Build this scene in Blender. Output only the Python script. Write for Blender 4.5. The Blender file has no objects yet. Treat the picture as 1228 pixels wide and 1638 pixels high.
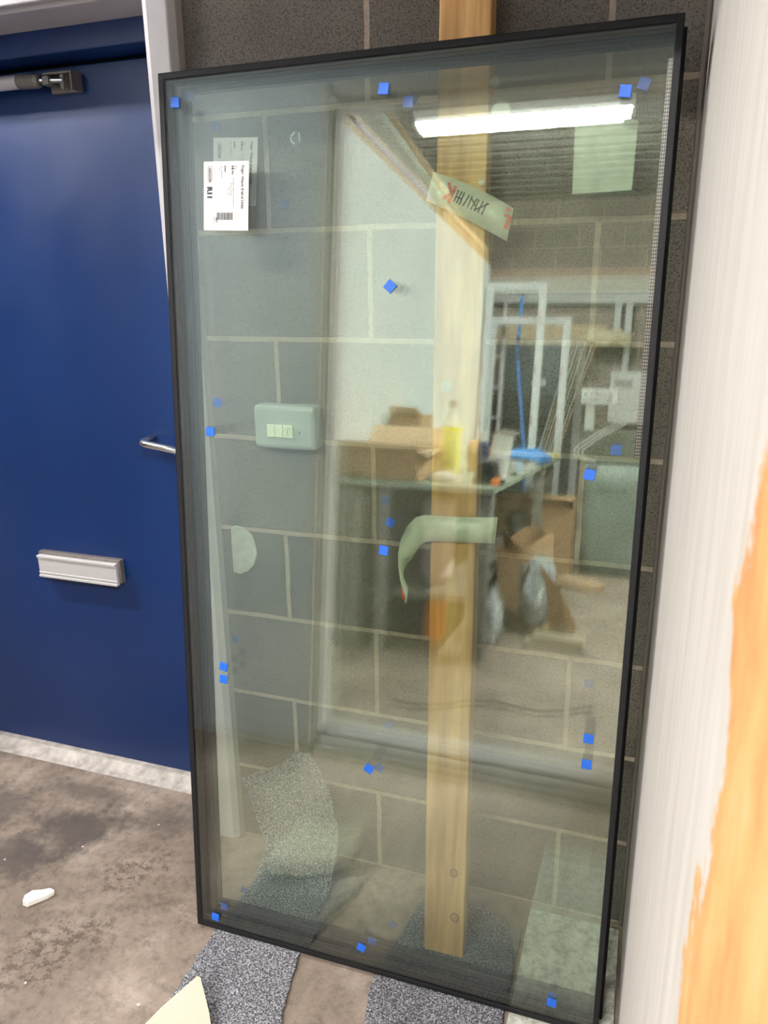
import bpy, bmesh, math, random
from mathutils import Vector, Matrix
PI = math.pi
C = bpy.context.scene.collection
sc = bpy.context.scene

# ------------------------------------------------------------ camera, world, exposure
def cam_axes(y, p, r):
    f = Vector((-math.sin(y)*math.cos(p), math.cos(y)*math.cos(p), -math.sin(p)))
    rt = Vector((math.cos(y), math.sin(y), 0)); up = rt.cross(f)
    return (rt*math.cos(r)+up*math.sin(r), up*math.cos(r)-rt*math.sin(r), f)
cd = bpy.data.cameras.new('camera'); cam = bpy.data.objects.new('camera', cd); C.objects.link(cam)
R_, U_, F_ = cam_axes(0.331293, 0.294059, -0.012111)
cam.matrix_world = Matrix(((R_.x, U_.x, -F_.x, 0.5600), (R_.y, U_.y, -F_.y, -1.5598), (R_.z, U_.z, -F_.z, 1.4720), (0, 0, 0, 1)))
cd.sensor_fit = 'HORIZONTAL'; cd.sensor_width = 36; cd.lens = 36*1225.29/1228
cd.clip_start = 0.01
cd.dof.use_dof = True; cd.dof.focus_distance = 1.6; cd.dof.aperture_fstop = 14
sc.camera = cam
w = bpy.data.worlds.new('world'); sc.world = w; w.use_nodes = True
w.node_tree.nodes['Background'].inputs[0].default_value = (0.55, 0.6, 0.7, 1)
w.node_tree.nodes['Background'].inputs[1].default_value = 0.3
sc.view_settings.view_transform = 'Standard'; sc.view_settings.look = 'None'
sc.view_settings.gamma = 1; sc.view_settings.exposure = 0.0; sc.view_settings.use_curve_mapping = False
sc.cycles.use_denoising = True
sc.cycles.max_bounces = 10; sc.cycles.glossy_bounces = 6; sc.cycles.diffuse_bounces = 4
sc.cycles.transparent_max_bounces = 48; sc.cycles.transmission_bounces = 8
sc.cycles.caustics_reflective = False; sc.cycles.caustics_refractive = False
sc.cycles.sample_clamp_indirect = 4.0
TUBE_A, TUBE_B, FILL_C = 1350, 400, 1150          # emission of the fluorescent tubes, the added fill last

# ------------------------------------------------------------ helpers
ORG = {}
def new_bm(): return bmesh.new()
def box(bm, x0, x1, y0, y1, z0, z1, mi=0):
    v = [bm.verts.new(p) for p in ((x0,y0,z0),(x1,y0,z0),(x1,y1,z0),(x0,y1,z0),(x0,y0,z1),(x1,y0,z1),(x1,y1,z1),(x0,y1,z1))]
    for q in ((0,3,2,1),(4,5,6,7),(0,1,5,4),(1,2,6,5),(2,3,7,6),(3,0,4,7)):
        f = bm.faces.new([v[i] for i in q]); f.material_index = mi
    return v
def xform(bm, vs, M):
    for v in vs: v.co = M @ v.co
def rbox(bm, c, s, rz=0, rx=0, ry=0, mi=0):       # centred box with rotation
    v = box(bm, -s[0]/2, s[0]/2, -s[1]/2, s[1]/2, -s[2]/2, s[2]/2, mi)
    M = Matrix.Translation(c) @ Matrix.Rotation(rz, 4, 'Z') @ Matrix.Rotation(ry, 4, 'Y') @ Matrix.Rotation(rx, 4, 'X')
    xform(bm, v, M); return v
def tube(bm, pts, r, seg=12, cap=True):
    pts = [Vector(p) for p in pts]; rings = []; n = len(pts)
    ref = None
    for i, p in enumerate(pts):
        t = (pts[min(i+1, n-1)]-pts[max(i-1, 0)]).normalized()
        if ref is None:
            ref = t.orthogonal().normalized()
        ref = (ref - t*ref.dot(t)).normalized(); b = t.cross(ref)
        rr = r[i] if isinstance(r, (list, tuple)) else r
        rings.append([bm.verts.new(p+(ref*math.cos(2*PI*k/seg)+b*math.sin(2*PI*k/seg))*rr) for k in range(seg)])
    for i in range(n-1):
        for k in range(seg):
            bm.faces.new((rings[i][k], rings[i][(k+1) % seg], rings[i+1][(k+1) % seg], rings[i+1][k]))
    if cap:
        bm.faces.new(rings[0][::-1]); bm.faces.new(rings[-1])
def lathe(bm, c, prof, seg=24):                    # prof: (radius, z) about a vertical axis
    rings = [[bm.verts.new((c[0]+r*math.cos(2*PI*k/seg), c[1]+r*math.sin(2*PI*k/seg), c[2]+z)) for k in range(seg)] for r, z in prof]
    for i in range(len(rings)-1):
        for k in range(seg):
            bm.faces.new((rings[i][k], rings[i][(k+1) % seg], rings[i+1][(k+1) % seg], rings[i+1][k]))
    bm.faces.new(rings[0][::-1]); bm.faces.new(rings[-1])
def poly(bm, pts, off):                            # a flat polygon given thickness along off
    off = Vector(off); a = [bm.verts.new(p) for p in pts]; b = [bm.verts.new(Vector(p)+off) for p in pts]
    bm.faces.new(a); bm.faces.new(b[::-1]); n = len(a)
    for i in range(n): bm.faces.new((a[i], b[i], b[(i+1) % n], a[(i+1) % n]))
def grid(bm, rows, th=None, thdir=(0,0,-1)):       # loft rows of points; th gives thickness
    V = [[bm.verts.new(p) for p in r] for r in rows]; n, m = len(V), len(V[0])
    for i in range(n-1):
        for j in range(m-1): bm.faces.new((V[i][j], V[i][j+1], V[i+1][j+1], V[i+1][j]))
    if th:
        W = [[bm.verts.new(Vector(p)+Vector(thdir)*th) for p in r] for r in rows]
        for i in range(n-1):
            for j in range(m-1): bm.faces.new((W[i][j], W[i+1][j], W[i+1][j+1], W[i][j+1]))
        for i in range(n-1):
            bm.faces.new((V[i][0], V[i+1][0], W[i+1][0], W[i][0])); bm.faces.new((V[i+1][-1], V[i][-1], W[i][-1], W[i+1][-1]))
        for j in range(m-1):
            bm.faces.new((V[0][j+1], V[0][j], W[0][j], W[0][j+1])); bm.faces.new((V[-1][j], V[-1][j+1], W[-1][j+1], W[-1][j]))
def obj(name, bm, mat, parent=None, loc=None, bevel=0, smooth=False, subsurf=0, seg=2):
    me = bpy.data.meshes.new(name); bmesh.ops.recalc_face_normals(bm, faces=bm.faces[:])
    org = ORG.get(parent, Vector((0,0,0))) if parent else Vector(loc or (0,0,0))
    for v in bm.verts: v.co -= org
    bm.to_mesh(me); bm.free()
    for m in (mat if isinstance(mat, (list, tuple)) else [mat]): me.materials.append(m)
    o = bpy.data.objects.new(name, me); C.objects.link(o)
    if parent: o.parent = parent
    else: o.location = org
    ORG[o] = org.copy()
    if smooth:
        for p in me.polygons: p.use_smooth = True
    if bevel:
        b = o.modifiers.new('bevel', 'BEVEL'); b.width = bevel; b.segments = seg; b.limit_method = 'ANGLE'; b.angle_limit = math.radians(40)
    if subsurf:
        s = o.modifiers.new('sub', 'SUBSURF'); s.levels = subsurf; s.render_levels = subsurf
    return o
def tag(o, label, cat, group=None):
    o['label'] = label; o['category'] = cat
    if group: o['group'] = group
    return o
def thing(name, label, cat, loc=(0,0,0), group=None):
    o = bpy.data.objects.new(name, None); C.objects.link(o); o.location = loc; o.empty_display_size = .05
    ORG[o] = Vector(loc); return tag(o, label, cat, group)
def structure(o, label=None):
    o['kind'] = 'structure'
    if label: o['label'] = label
    return o
def sempty(name, loc=(0,0,0)):
    o = bpy.data.objects.new(name, None); C.objects.link(o); o.location = loc; ORG[o] = Vector(loc); o['kind'] = 'structure'; return o
def text_bm(s, size, M, thick=.0001, bold=0.0, bm=None, align='LEFT'):
    cu = bpy.data.curves.new('t', 'FONT'); cu.body = s; cu.size = size; cu.extrude = thick; cu.offset = bold; cu.align_x = align
    t = bpy.data.objects.new('t', cu); C.objects.link(t)
    dg = bpy.context.evaluated_depsgraph_get(); me = bpy.data.meshes.new_from_object(t.evaluated_get(dg))
    me.transform(M); bm = bm or new_bm(); bm.from_mesh(me)
    bpy.data.objects.remove(t); bpy.data.curves.remove(cu); bpy.data.meshes.remove(me); return bm

# ------------------------------------------------------------ materials
class N:
    def __init__(s, name):
        s.m = bpy.data.materials.new(name); s.m.use_nodes = True; s.t = s.m.node_tree; s.n = s.t.nodes; s.b = s.n['Principled BSDF']
        s._co = None
    def new(s, t, **k):
        x = s.n.new(t)
        for a, v in k.items(): setattr(x, a, v)
        return x
    def link(s, a, b): s.t.links.new(a, b)
    def co(s):
        if not s._co: s._co = s.new('ShaderNodeTexCoord').outputs['Object']
        return s._co
    def mapped(s, sc_, rot=(0,0,0)):
        m = s.new('ShaderNodeMapping'); m.inputs['Scale'].default_value = sc_; m.inputs['Rotation'].default_value = rot
        s.link(s.co(), m.inputs[0]); return m.outputs[0]
    def noise(s, scale, detail=4, rough=.55, vec=None, dist=0):
        x = s.new('ShaderNodeTexNoise'); x.inputs['Scale'].default_value = scale; x.inputs['Detail'].default_value = detail
        x.inputs['Roughness'].default_value = rough; x.inputs['Distortion'].default_value = dist
        s.link(vec or s.co(), x.inputs['Vector']); return x.outputs['Fac']
    def ramp(s, fac, stops, interp='LINEAR'):
        r = s.new('ShaderNodeValToRGB'); r.color_ramp.interpolation = interp; e = r.color_ramp.elements
        while len(e) < len(stops): e.new(.5)
        for i, (p, c) in enumerate(stops):
            e[i].position = p; e[i].color = (c, c, c, 1) if isinstance(c, (int, float)) else (*c, 1)
        s.link(fac, r.inputs[0]); return r.outputs[0]
    def mix(s, f, a, b, mode='MIX'):
        x = s.new('ShaderNodeMix', data_type='RGBA', blend_type=mode)
        for sock, v in ((x.inputs[0], f), (x.inputs[6], a), (x.inputs[7], b)):
            if isinstance(v, (int, float)): sock.default_value = v
            elif isinstance(v, tuple): sock.default_value = (*v, 1)
            else: s.link(v, sock)
        return x.outputs[2]
    def math(s, op, a, b=None, c=None):
        x = s.new('ShaderNodeMath', operation=op)
        for i, v in enumerate((a, b, c)):
            if v is None: continue
            if isinstance(v, (int, float)): x.inputs[i].default_value = v
            else: s.link(v, x.inputs[i])
        return x.outputs[0]
    def set(s, **k):
        for a, v in k.items():
            i = s.b.inputs[{'col':'Base Color','rough':'Roughness','metal':'Metallic','alpha':'Alpha','coat':'Coat Weight','trans':'Transmission Weight','ior':'IOR','spec':'Specular IOR Level'}[a]]
            if isinstance(v, tuple): i.default_value = (*v, 1)
            elif isinstance(v, (int, float)): i.default_value = v
            else: s.link(v, i)
        return s
    def bump(s, h, strength=.5, dist=.01):
        b = s.new('ShaderNodeBump'); b.inputs['Strength'].default_value = strength; b.inputs['Distance'].default_value = dist
        s.link(h, b.inputs['Height']); s.link(b.outputs[0], s.b.inputs['Normal']); return s
def plain(name, col, rough=.5, metal=0, var=.08, vs=8, bump=0, bs=60, **k):
    n = N(name); f = n.noise(vs, 5)
    d = tuple(max(0, c*(1-var)) for c in col); l = tuple(min(1, c*(1+var)) for c in col)
    n.set(col=n.ramp(f, [(.3, d), (.7, l)]), rough=rough, metal=metal, **k)
    if bump: n.bump(n.noise(bs, 4), bump, .003)
    return n.m

def block_mat(name, axis, blk=(.165,.145,.128), mort=(.35,.285,.235), shift=.225):
    n = N(name); sp = n.new('ShaderNodeSeparateXYZ'); n.link(n.co(), sp.inputs[0])
    cb = n.new('ShaderNodeCombineXYZ')
    wob = n.math('MULTIPLY', n.math('SUBTRACT', n.noise(9, 3), .5), .006)
    n.link(n.math('ADD', n.math('ADD', sp.outputs[axis], shift), wob), cb.inputs[0])
    n.link(n.math('ADD', sp.outputs[2], wob), cb.inputs[1])
    br = n.new('ShaderNodeTexBrick'); br.offset = .5; br.offset_frequency = 2; n.link(cb.outputs[0], br.inputs['Vector'])
    for k, v in (('Scale', 1), ('Mortar Size', .0065), ('Mortar Smooth', .25), ('Brick Width', .45), ('Row Height', .225)): br.inputs[k].default_value = v
    br.inputs['Color1'].default_value = (.78, .78, .78, 1); br.inputs['Color2'].default_value = (1.12, 1.1, 1.08, 1)
    gr = n.noise(330, 3, .7); big = n.noise(3.5, 4)
    vo = n.new('ShaderNodeTexVoronoi'); vo.inputs['Scale'].default_value = 210; n.link(n.co(), vo.inputs['Vector'])
    pit = n.ramp(vo.outputs['Distance'], [(.12, .45), (.45, 1.0)])
    base = n.mix(1.0, n.ramp(gr, [(.3, tuple(c*.6 for c in blk)), (.62, tuple(c*1.25 for c in blk)), (.76, tuple(min(1, c*3.2) for c in blk))]), pit, 'MULTIPLY')
    base = n.mix(1.0, base, br.outputs['Color'], 'MULTIPLY')
    base = n.mix(1.0, base, n.ramp(big, [(.3, .82), (.7, 1.15)]), 'MULTIPLY')
    mcol = n.ramp(n.noise(70, 4), [(.3, tuple(c*.8 for c in mort)), (.7, tuple(c*1.15 for c in mort))])
    n.set(col=n.mix(br.outputs['Fac'], base, mcol), rough=.93, spec=.25)
    h = n.math('ADD', n.math('MULTIPLY', gr, n.math('SUBTRACT', 1.0, n.math('MULTIPLY', br.outputs['Fac'], .7))), n.math('MULTIPLY', pit, .5))
    n.bump(n.math('SUBTRACT', h, n.math('MULTIPLY', br.outputs['Fac'], .5)), .7, .004)
    return n.m
M = {}
M['block'] = block_mat('grey_blockwork', 0)
M['block_y'] = block_mat('side_blockwork', 1, shift=.1)

def floor_mat():
    n = N('stained_concrete')
    base = n.ramp(n.noise(3.1, 10, .68), [(.30, (.115,.088,.068)), (.5, (.205,.162,.130)), (.68, (.34,.285,.24))])
    grime = n.noise(26, 9, .78)
    base = n.mix(1.0, base, n.ramp(grime, [(.34, .55), (.5, 1.0), (.66, 1.2)]), 'MULTIPLY')
    # soaked-in oil and dirt marks, each an irregular patch on the concrete
    edge = n.noise(6.5, 8, .7)
    def patch(c, r, col, amt, base, hard=.25):
        m = n.new('ShaderNodeMapping'); m.vector_type = 'TEXTURE'; m.inputs['Location'].default_value = (c[0], c[1], 0); m.inputs['Scale'].default_value = (r[0], r[1], 50); m.inputs['Rotation'].default_value = (0, 0, r[2])
        n.link(n.co(), m.inputs[0]); l = n.new('ShaderNodeVectorMath', operation='LENGTH'); n.link(m.outputs[0], l.inputs[0])
        d = n.math('ADD', l.outputs['Value'], n.math('MULTIPLY', n.math('SUBTRACT', edge, .5), 2.2))
        return n.mix(n.math('MULTIPLY', n.ramp(d, [(.55-hard, 1.0), (.55+hard, 0.0)]), amt), base, col)
    for c, r, amt in STAINS: base = patch(c, r, (.062,.050,.043), amt, base)
    flake = n.math('MULTIPLY', n.ramp(n.noise(34, 6, .8), [(.5, 0.0), (.54, 1.0)]), .8)
    for c, r, amt in SCALES: base = patch(c, r, (.075,.052,.038), n.math('MULTIPLY', flake, amt), base)
    fl = n.new('ShaderNodeTexVoronoi'); fl.inputs['Scale'].default_value = 13; n.link(n.co(), fl.inputs['Vector'])
    base = n.mix(n.ramp(fl.outputs['Distance'], [(.03, .9), (.05, 0.0)]), base, (.62,.58,.52))
    n.set(col=base, rough=n.ramp(n.noise(6, 5), [(.3, .5), (.7, .8)]))
    n.bump(n.noise(70, 9, .78), .4, .004); return n.m
STAINS = [((-.86,-.15), (.20,.15,.4), .85), ((-.98,-.30), (.24,.16,.5), .8), ((-1.12,-.12), (.16,.14,0), .75), ((-.62,-.02), (.22,.10,.3), .5), ((-.95,.02), (.28,.05,0), .5)]
SCALES = [((-.60,-.22), (.17,.13,.6), 1.0), ((-.62,-.42), (.20,.10,.6), 1.0), ((-.66,-.55), (.22,.10,.7), 1.0), ((-.40,-.30), (.16,.10,.2), .5)]
M['floor'] = floor_mat()
def paint_wall_mat():           # white paint with bare orange timber / plaster showing towards the opening
    n = N('white_painted_board'); sp = n.new('ShaderNodeSeparateXYZ'); n.link(n.co(), sp.inputs[0])
    str_ = n.noise(3, 5, .6, vec=n.mapped((6, 14, 1.2)))
    col = n.ramp(str_, [(.3, (.56,.52,.475)), (.6, (.66,.63,.595)), (.8, (.74,.72,.70))])
    edge = n.math('ADD', sp.outputs[1], n.math('MULTIPLY', n.math('SUBTRACT', n.noise(9, 6, .65), .5), .26))
    # bare area grows lower down
    edge = n.math('SUBTRACT', edge, n.math('MULTIPLY', n.math('SUBTRACT', 1.32, sp.outputs[2]), .14))
    bare = n.ramp(n.math('ADD', edge, 2.0), [(.80, 1.0), (.812, 0.0)])
    ocol = n.ramp(n.noise(4, 5, .6, vec=n.mapped((4, 5, 2.5))), [(.3, (.56,.24,.08)), (.55, (.72,.40,.155)), (.75, (.76,.50,.25))])
    n.set(col=n.mix(bare, col, ocol), rough=.75); n.bump(n.noise(25, 5), .2, .003); return n.m
M['paint_wall'] = paint_wall_mat()
def wood(name, a, b, scale=1.0, axis='Z', knots=True):
    n = N(name); s = {'Z': (38*scale, 38*scale, 1.1), 'Y': (38*scale, 1.1, 38*scale), 'X': (1.1, 38*scale, 38*scale)}[axis]
    g = n.noise(1.0, 5, .6, vec=n.mapped(s), dist=.4); g2 = n.noise(1.0, 3, .5, vec=n.mapped(tuple(x*.3 for x in s)), dist=1.5)
    c = n.ramp(n.math('ADD', n.math('MULTIPLY', g, .6), n.math('MULTIPLY', g2, .4)), [(.36, a), (.5, tuple((x+y)/2 for x, y in zip(a, b))), (.62, b)])
    if knots:
        vo = n.new('ShaderNodeTexVoronoi'); vo.inputs['Scale'].default_value = 1; n.link(n.mapped({'Z': (9,9,2.6), 'Y': (9,2.6,9), 'X': (2.6,9,9)}[axis]), vo.inputs['Vector'])
        c = n.mix(n.ramp(vo.outputs['Distance'], [(.06, .75), (.13, 0.0)]), c, tuple(x*.35 for x in a))
    n.set(col=c, rough=.65); n.bump(g, .15, .002); return n.m
M['stud'] = wood('pine_stud', (.36,.155,.04), (.74,.44,.17))
def add_knots(m, pts):
    n = N('tmp'); bpy.data.materials.remove(n.m); t = m.node_tree; b = t.nodes['Principled BSDF']; src = b.inputs['Base Color'].links[0].from_socket
    co = t.nodes.new('ShaderNodeTexCoord').outputs['Object']
    for (x, z, r) in pts:
        mp = t.nodes.new('ShaderNodeMapping'); mp.vector_type = 'TEXTURE'; mp.inputs['Location'].default_value = (x, 0, z); mp.inputs['Scale'].default_value = (r, 50, r*1.15); t.links.new(co, mp.inputs[0])
        l = t.nodes.new('ShaderNodeVectorMath'); l.operation = 'LENGTH'; t.links.new(mp.outputs[0], l.inputs[0])
        rp = t.nodes.new('ShaderNodeValToRGB'); e = rp.color_ramp.elements; e[0].position = 0; e[0].color = (.45, .45, .45, 1); e[1].position = 1.0; e[1].color = (0, 0, 0, 1)
        for p, c in ((.6, .35), (.75, .85), (.92, .8)): q = e.new(p); q.color = (c, c, c, 1)
        t.links.new(l.outputs['Value'], rp.inputs[0])
        mx = t.nodes.new('ShaderNodeMix'); mx.data_type = 'RGBA'; t.links.new(rp.outputs[0], mx.inputs[0]); t.links.new(src, mx.inputs[6]); mx.inputs[7].default_value = (.11, .04, .012, 1); src = mx.outputs[2]
    t.links.new(src, b.inputs['Base Color'])
add_knots(M['stud'], [(.016, .220, .010), (.022, .108, .011)])
M['timber'] = wood('stored_timber', (.17,.11,.06), (.36,.25,.14), axis='Y')
M['seal'] = plain('black_edge_sealant', (.008,.008,.009), .6, bump=.3, bs=200, spec=.2)
def spacer_mat():
    n = N('black_spacer_bar'); sp = n.new('ShaderNodeSeparateXYZ'); n.link(n.co(), sp.inputs[0])
    def dots(o, p): return n.math('LESS_THAN', n.math('ABSOLUTE', n.math('SUBTRACT', n.math('FRACT', n.math('DIVIDE', o, p)), .5)), .2)
    a = n.math('MAXIMUM', n.math('MULTIPLY', dots(sp.outputs[2], .005), dots(sp.outputs[1], .005)), 0.0)
    b = n.math('MULTIPLY', dots(sp.outputs[0], .005), dots(sp.outputs[1], .005))
    m = n.math('MINIMUM', n.math('ADD', a, b), 1.0)
    n.set(col=n.mix(m, (.008,.008,.009), (.15,.125,.11)), spec=.3, rough=.38, metal=n.math('MULTIPLY', m, .5)); return n.m
M['spacer'] = spacer_mat()
def perf_mat():
    n = N('perforated_spacer_face'); sp = n.new('ShaderNodeSeparateXYZ'); n.link(n.co(), sp.inputs[0])
    def dots(o, p): return n.math('LESS_THAN', n.math('ABSOLUTE', n.math('SUBTRACT', n.math('FRACT', n.math('DIVIDE', o, p)), .5)), .27)
    n.set(col=n.mix(n.math('MULTIPLY', dots(sp.outputs[2], .0055), dots(sp.outputs[0], .0033)), (.012,.011,.011), (.27,.22,.185)), rough=.4); return n.m
M['perf'] = perf_mat()
def pane_mat(tint=(.972,.988,.976), r0=.04):
    m = bpy.data.materials.new('clear_glass'); m.use_nodes = True; t = m.node_tree; n = t.nodes; n.clear()
    out = n.new('ShaderNodeOutputMaterial'); mix = n.new('ShaderNodeMixShader'); tr = n.new('ShaderNodeBsdfTransparent'); gl = n.new('ShaderNodeBsdfGlossy')
    lw = n.new('ShaderNodeLayerWeight'); lw.inputs['Blend'].default_value = .5
    p = n.new('ShaderNodeMath'); p.operation = 'POWER'; p.inputs[1].default_value = 5
    ma = n.new('ShaderNodeMath'); ma.operation = 'MULTIPLY_ADD'; ma.inputs[1].default_value = 1-r0; ma.inputs[2].default_value = r0; ma.use_clamp = True
    tr.inputs[0].default_value = (*[c**.5 for c in tint], 1); gl.inputs['Roughness'].default_value = 0.0; gl.inputs['Color'].default_value = (.95, 1, .98, 1)
    t.links.new(lw.outputs['Facing'], p.inputs[0]); t.links.new(p.outputs[0], ma.inputs[0]); t.links.new(ma.outputs[0], mix.inputs[0])
    t.links.new(tr.outputs[0], mix.inputs[1]); t.links.new(gl.outputs[0], mix.inputs[2]); t.links.new(mix.outputs[0], out.inputs[0]); return m
M['glass'] = pane_mat((.970,.989,.964), .060)
M['glass_rear'] = pane_mat((.970,.989,.964), .026)
def door_mat():
    n = N('blue_gloss_paint')
    c = n.ramp(n.noise(1.5, 3), [(.3, (.0004,.016,.082)), (.7, (.0005,.022,.110))])
    sc1 = n.ramp(n.noise(14, 8, .85, vec=n.mapped((1, 1, 3.5), (0, .3, 0)), dist=2.0), [(.70, 0.0), (.74, .25)])
    n.set(col=n.mix(sc1, c, (.2,.25,.33)), rough=n.ramp(n.noise(5, 4), [(.3, .32), (.7, .42)]), spec=.55)
    n.bump(n.noise(70, 4, .6), .06, .002); return n.m
M['door'] = door_mat()
M['frame'] = plain('grey_white_frame_paint', (.44,.42,.43), .45, var=.05, vs=20, bump=.1)
M['threshold'] = plain('chalky_threshold', (.38,.35,.32), .7, var=.35, vs=30, bump=.3)
M['alu'] = plain('brushed_aluminium', (.66,.65,.65), .5, .55, var=.04)
M['chrome'] = plain('polished_steel', (.78,.77,.75), .16, 1.0, var=.02)
M['darkmetal'] = plain('dark_bronze_metal', (.20,.18,.165), .45, .5, var=.15, vs=40)
M['black'] = plain('black_plastic', (.015,.015,.016), .5)
M['white'] = plain('white_plastic', (.74,.75,.74), .4, var=.03)
M['paper'] = plain('white_label_paper', (.47,.455,.45), .55, var=.01)
M['ink'] = plain('black_ink', (.02,.02,.022), .6)
M['grey_ink'] = plain('grey_ink', (.33,.31,.30), .6)
M['blue_pad'] = plain('blue_foam', (.003,.085,.46), .6, var=.06, vs=90)
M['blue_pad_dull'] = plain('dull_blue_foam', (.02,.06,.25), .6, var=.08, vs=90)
M['greybox'] = plain('grey_painted_metal', (.36,.40,.40), .4, var=.04)
M['cream'] = plain('cream_switch', (.74,.78,.66), .4, var=.03)
M['plaster'] = plain('plaster_patch', (.42,.42,.38), .85, var=.25, vs=45, bump=.5)
def speckle(name, a, b, c, sc_=260):
    n = N(name); f = n.noise(sc_, 3, .8); g = n.noise(12, 4)
    col = n.ramp(f, [(.36, a), (.5, b), (.6, c)])
    col = n.mix(1.0, col, n.ramp(g, [(.3, .85), (.7, 1.12)]), 'MULTIPLY')
    n.set(col=col, rough=.95, spec=.1); n.bump(f, 1.0, .006); return n.m
M['carpet'] = speckle('grey_fleck_carpet', (.035,.037,.048), (.145,.148,.168), (.50,.50,.52))
M['carpet_pale'] = speckle('pale_fleck_carpet', (.22,.21,.19), (.45,.43,.40), (.68,.65,.60), 230)
def backing_mat():
    n = N('woven_backing'); sp = n.new('ShaderNodeSeparateXYZ'); n.link(n.mapped((1,1,1), (0,0,.7)), sp.inputs[0])
    wv = n.math('MULTIPLY', n.math('SINE', n.math('MULTIPLY', sp.outputs[0], 1500)), n.math('SINE', n.math('MULTIPLY', sp.outputs[1], 1500)))
    n.set(col=n.ramp(n.math('MULTIPLY_ADD', wv, .5, .5), [(.2, (.36,.335,.26)), (.8, (.46,.43,.34))]), rough=.9); n.bump(wv, .3, .002); return n.m
M['backing'] = backing_mat()
def mottled():
    n = N('mottled_underlay'); f = n.noise(45, 6, .7, dist=.25)
    n.set(col=n.ramp(f, [(.36, (.20,.20,.17)), (.5, (.42,.42,.37)), (.62, (.60,.60,.54))]), rough=.9); n.bump(f, .6, .005); return n.m
M['underlay'] = mottled()
M['white_board'] = plain('white_melamine_board', (.76,.82,.84), .55, var=.03, vs=2)
M['partition'] = plain('grey_blue_partition', (.66,.76,.88), .7, var=.06, vs=3)
M['upvc'] = plain('white_upvc', (.72,.74,.76), .3, var=.02)
M['ceil'] = plain('grey_steel_deck', (.22,.21,.20), .5, var=.2, vs=4)
M['bench_top'] = plain('green_grey_bench_top', (.28,.33,.26), .5, var=.15, vs=9)
M['bench_panel'] = plain('grey_bench_panel', (.20,.19,.17), .6, var=.12)
M['cardboard'] = plain('brown_cardboard', (.38,.24,.13), .85, var=.12, vs=6)
M['cardboard_lt'] = plain('pale_cardboard', (.58,.42,.27), .85, var=.08, vs=6)
M['yellow'] = plain('yellow_liquid', (.78,.72,.02), .2, var=.1, vs=20)
M['orange'] = plain('orange_plastic', (.85,.22,.03), .45)
M['dark_door'] = plain('dark_blue_grey_door', (.018,.028,.038), .5)
M['blue_bag'] = plain('blue_polythene', (.02,.22,.62), .35, var=.2, vs=12)
M['silver'] = plain('silver_foil_polythene', (.60,.66,.72), .22, .5, var=.45, vs=9, bump=1.0, bs=9)
M['greywrap'] = plain('grey_green_wrap', (.16,.20,.18), .45, var=.2, vs=4, bump=.6, bs=9)
M['buff'] = plain('buff_render', (.48,.38,.26), .85, var=.08)
M['pinkband'] = plain('pinkish_render', (.34,.24,.19), .85, var=.1)
M['offwhite'] = plain('off_white_render', (.55,.53,.48), .8, var=.06)
M['cream_cloth'] = plain('cream_cloth', (.70,.62,.45), .9, var=.15, vs=20, bump=.5)
M['purple'] = plain('lilac_profile', (.30,.29,.42), .4)
M['red'] = plain('red_print', (.62,.06,.03), .5)
M['bluepole'] = plain('blue_paint', (.03,.16,.45), .4)
M['foam'] = plain('white_polystyrene', (.85,.84,.80), .8, var=.04, bump=.6, bs=120)
M['towel'] = plain('white_paper_towel', (.82,.82,.80), .9, var=.05, bump=.5)
def film(name, col, alpha, rough=.35):
    n = N(name); f = n.noise(25, 5, .7)
    n.set(col=col, rough=rough, alpha=n.ramp(f, [(.3, alpha*.8), (.7, min(1, alpha*1.15))])); n.bump(n.noise(60, 4), .3, .003); return n.m
M['tape'] = film('packing_tape', (.92,.93,.80), .62)
M['tape_dirty'] = film('dull_side_of_tape', (.72,.74,.62), .85)
M['film_paper'] = film('pale_green_film', (.85,.92,.82), .42)
M['bubble'] = film('clear_pad', (.62,.62,.58), .45)
M['bottle'] = film('clear_bottle', (.75,.78,.75), .3, .1)
def emit(name, s):
    m = bpy.data.materials.new(name); m.use_nodes = True; t = m.node_tree; t.nodes.clear()
    e = t.nodes.new('ShaderNodeEmission'); e.inputs[0].default_value = (1, .965, .92, 1); e.inputs[1].default_value = s
    o = t.nodes.new('ShaderNodeOutputMaterial'); t.links.new(e.outputs[0], o.inputs[0]); return m

# ------------------------------------------------------------ the shell
CEIL = 3.45
bm = new_bm(); box(bm, -5.2, 2.4, -7.4, .5, -.1, 0); structure(obj('floor', bm, M['floor']), 'stained brown concrete workshop floor')
bm = new_bm()      # profiled steel deck ceiling
y = -7.4
while y < .4:
    box(bm, -5.2, 2.4, y, y+.10, CEIL-.035, CEIL+.06); box(bm, -5.2, 2.4, y+.10, y+.2, CEIL, CEIL+.06); y += .2
structure(obj('ceiling', bm, M['ceil']), 'ribbed grey steel deck ceiling')
bm = new_bm(); box(bm, -.398, 2.4, 0, .3, 0, CEIL); box(bm, -5.2, -1.53, 0, .3, 0, CEIL); box(bm, -1.53, -.398, 0, .3, 2.10, CEIL)
structure(obj('wall_back', bm, M['block']), 'grey concrete block wall behind the leaning glass')
bm = new_bm(); box(bm, .612, .74, -1.52, -.006, 0, CEIL)
wr = structure(obj('wall_right', bm, M['paint_wall']), 'white painted board wall close on the right')
bm = new_bm()
rnd = random.Random(3)
tube(bm, [(.607+rnd.uniform(-.0012, .0012), -.006, i*.12) for i in range(29)], .005, 6)
structure(obj('trim_1', bm, plain('brown_shadow_gap', (.13,.11,.095), .9, bump=.5)), 'brown trim line down the board edge, drawn for the shadow gap')  # edge trim coloured dark so that it also draws the shadow gap
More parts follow.
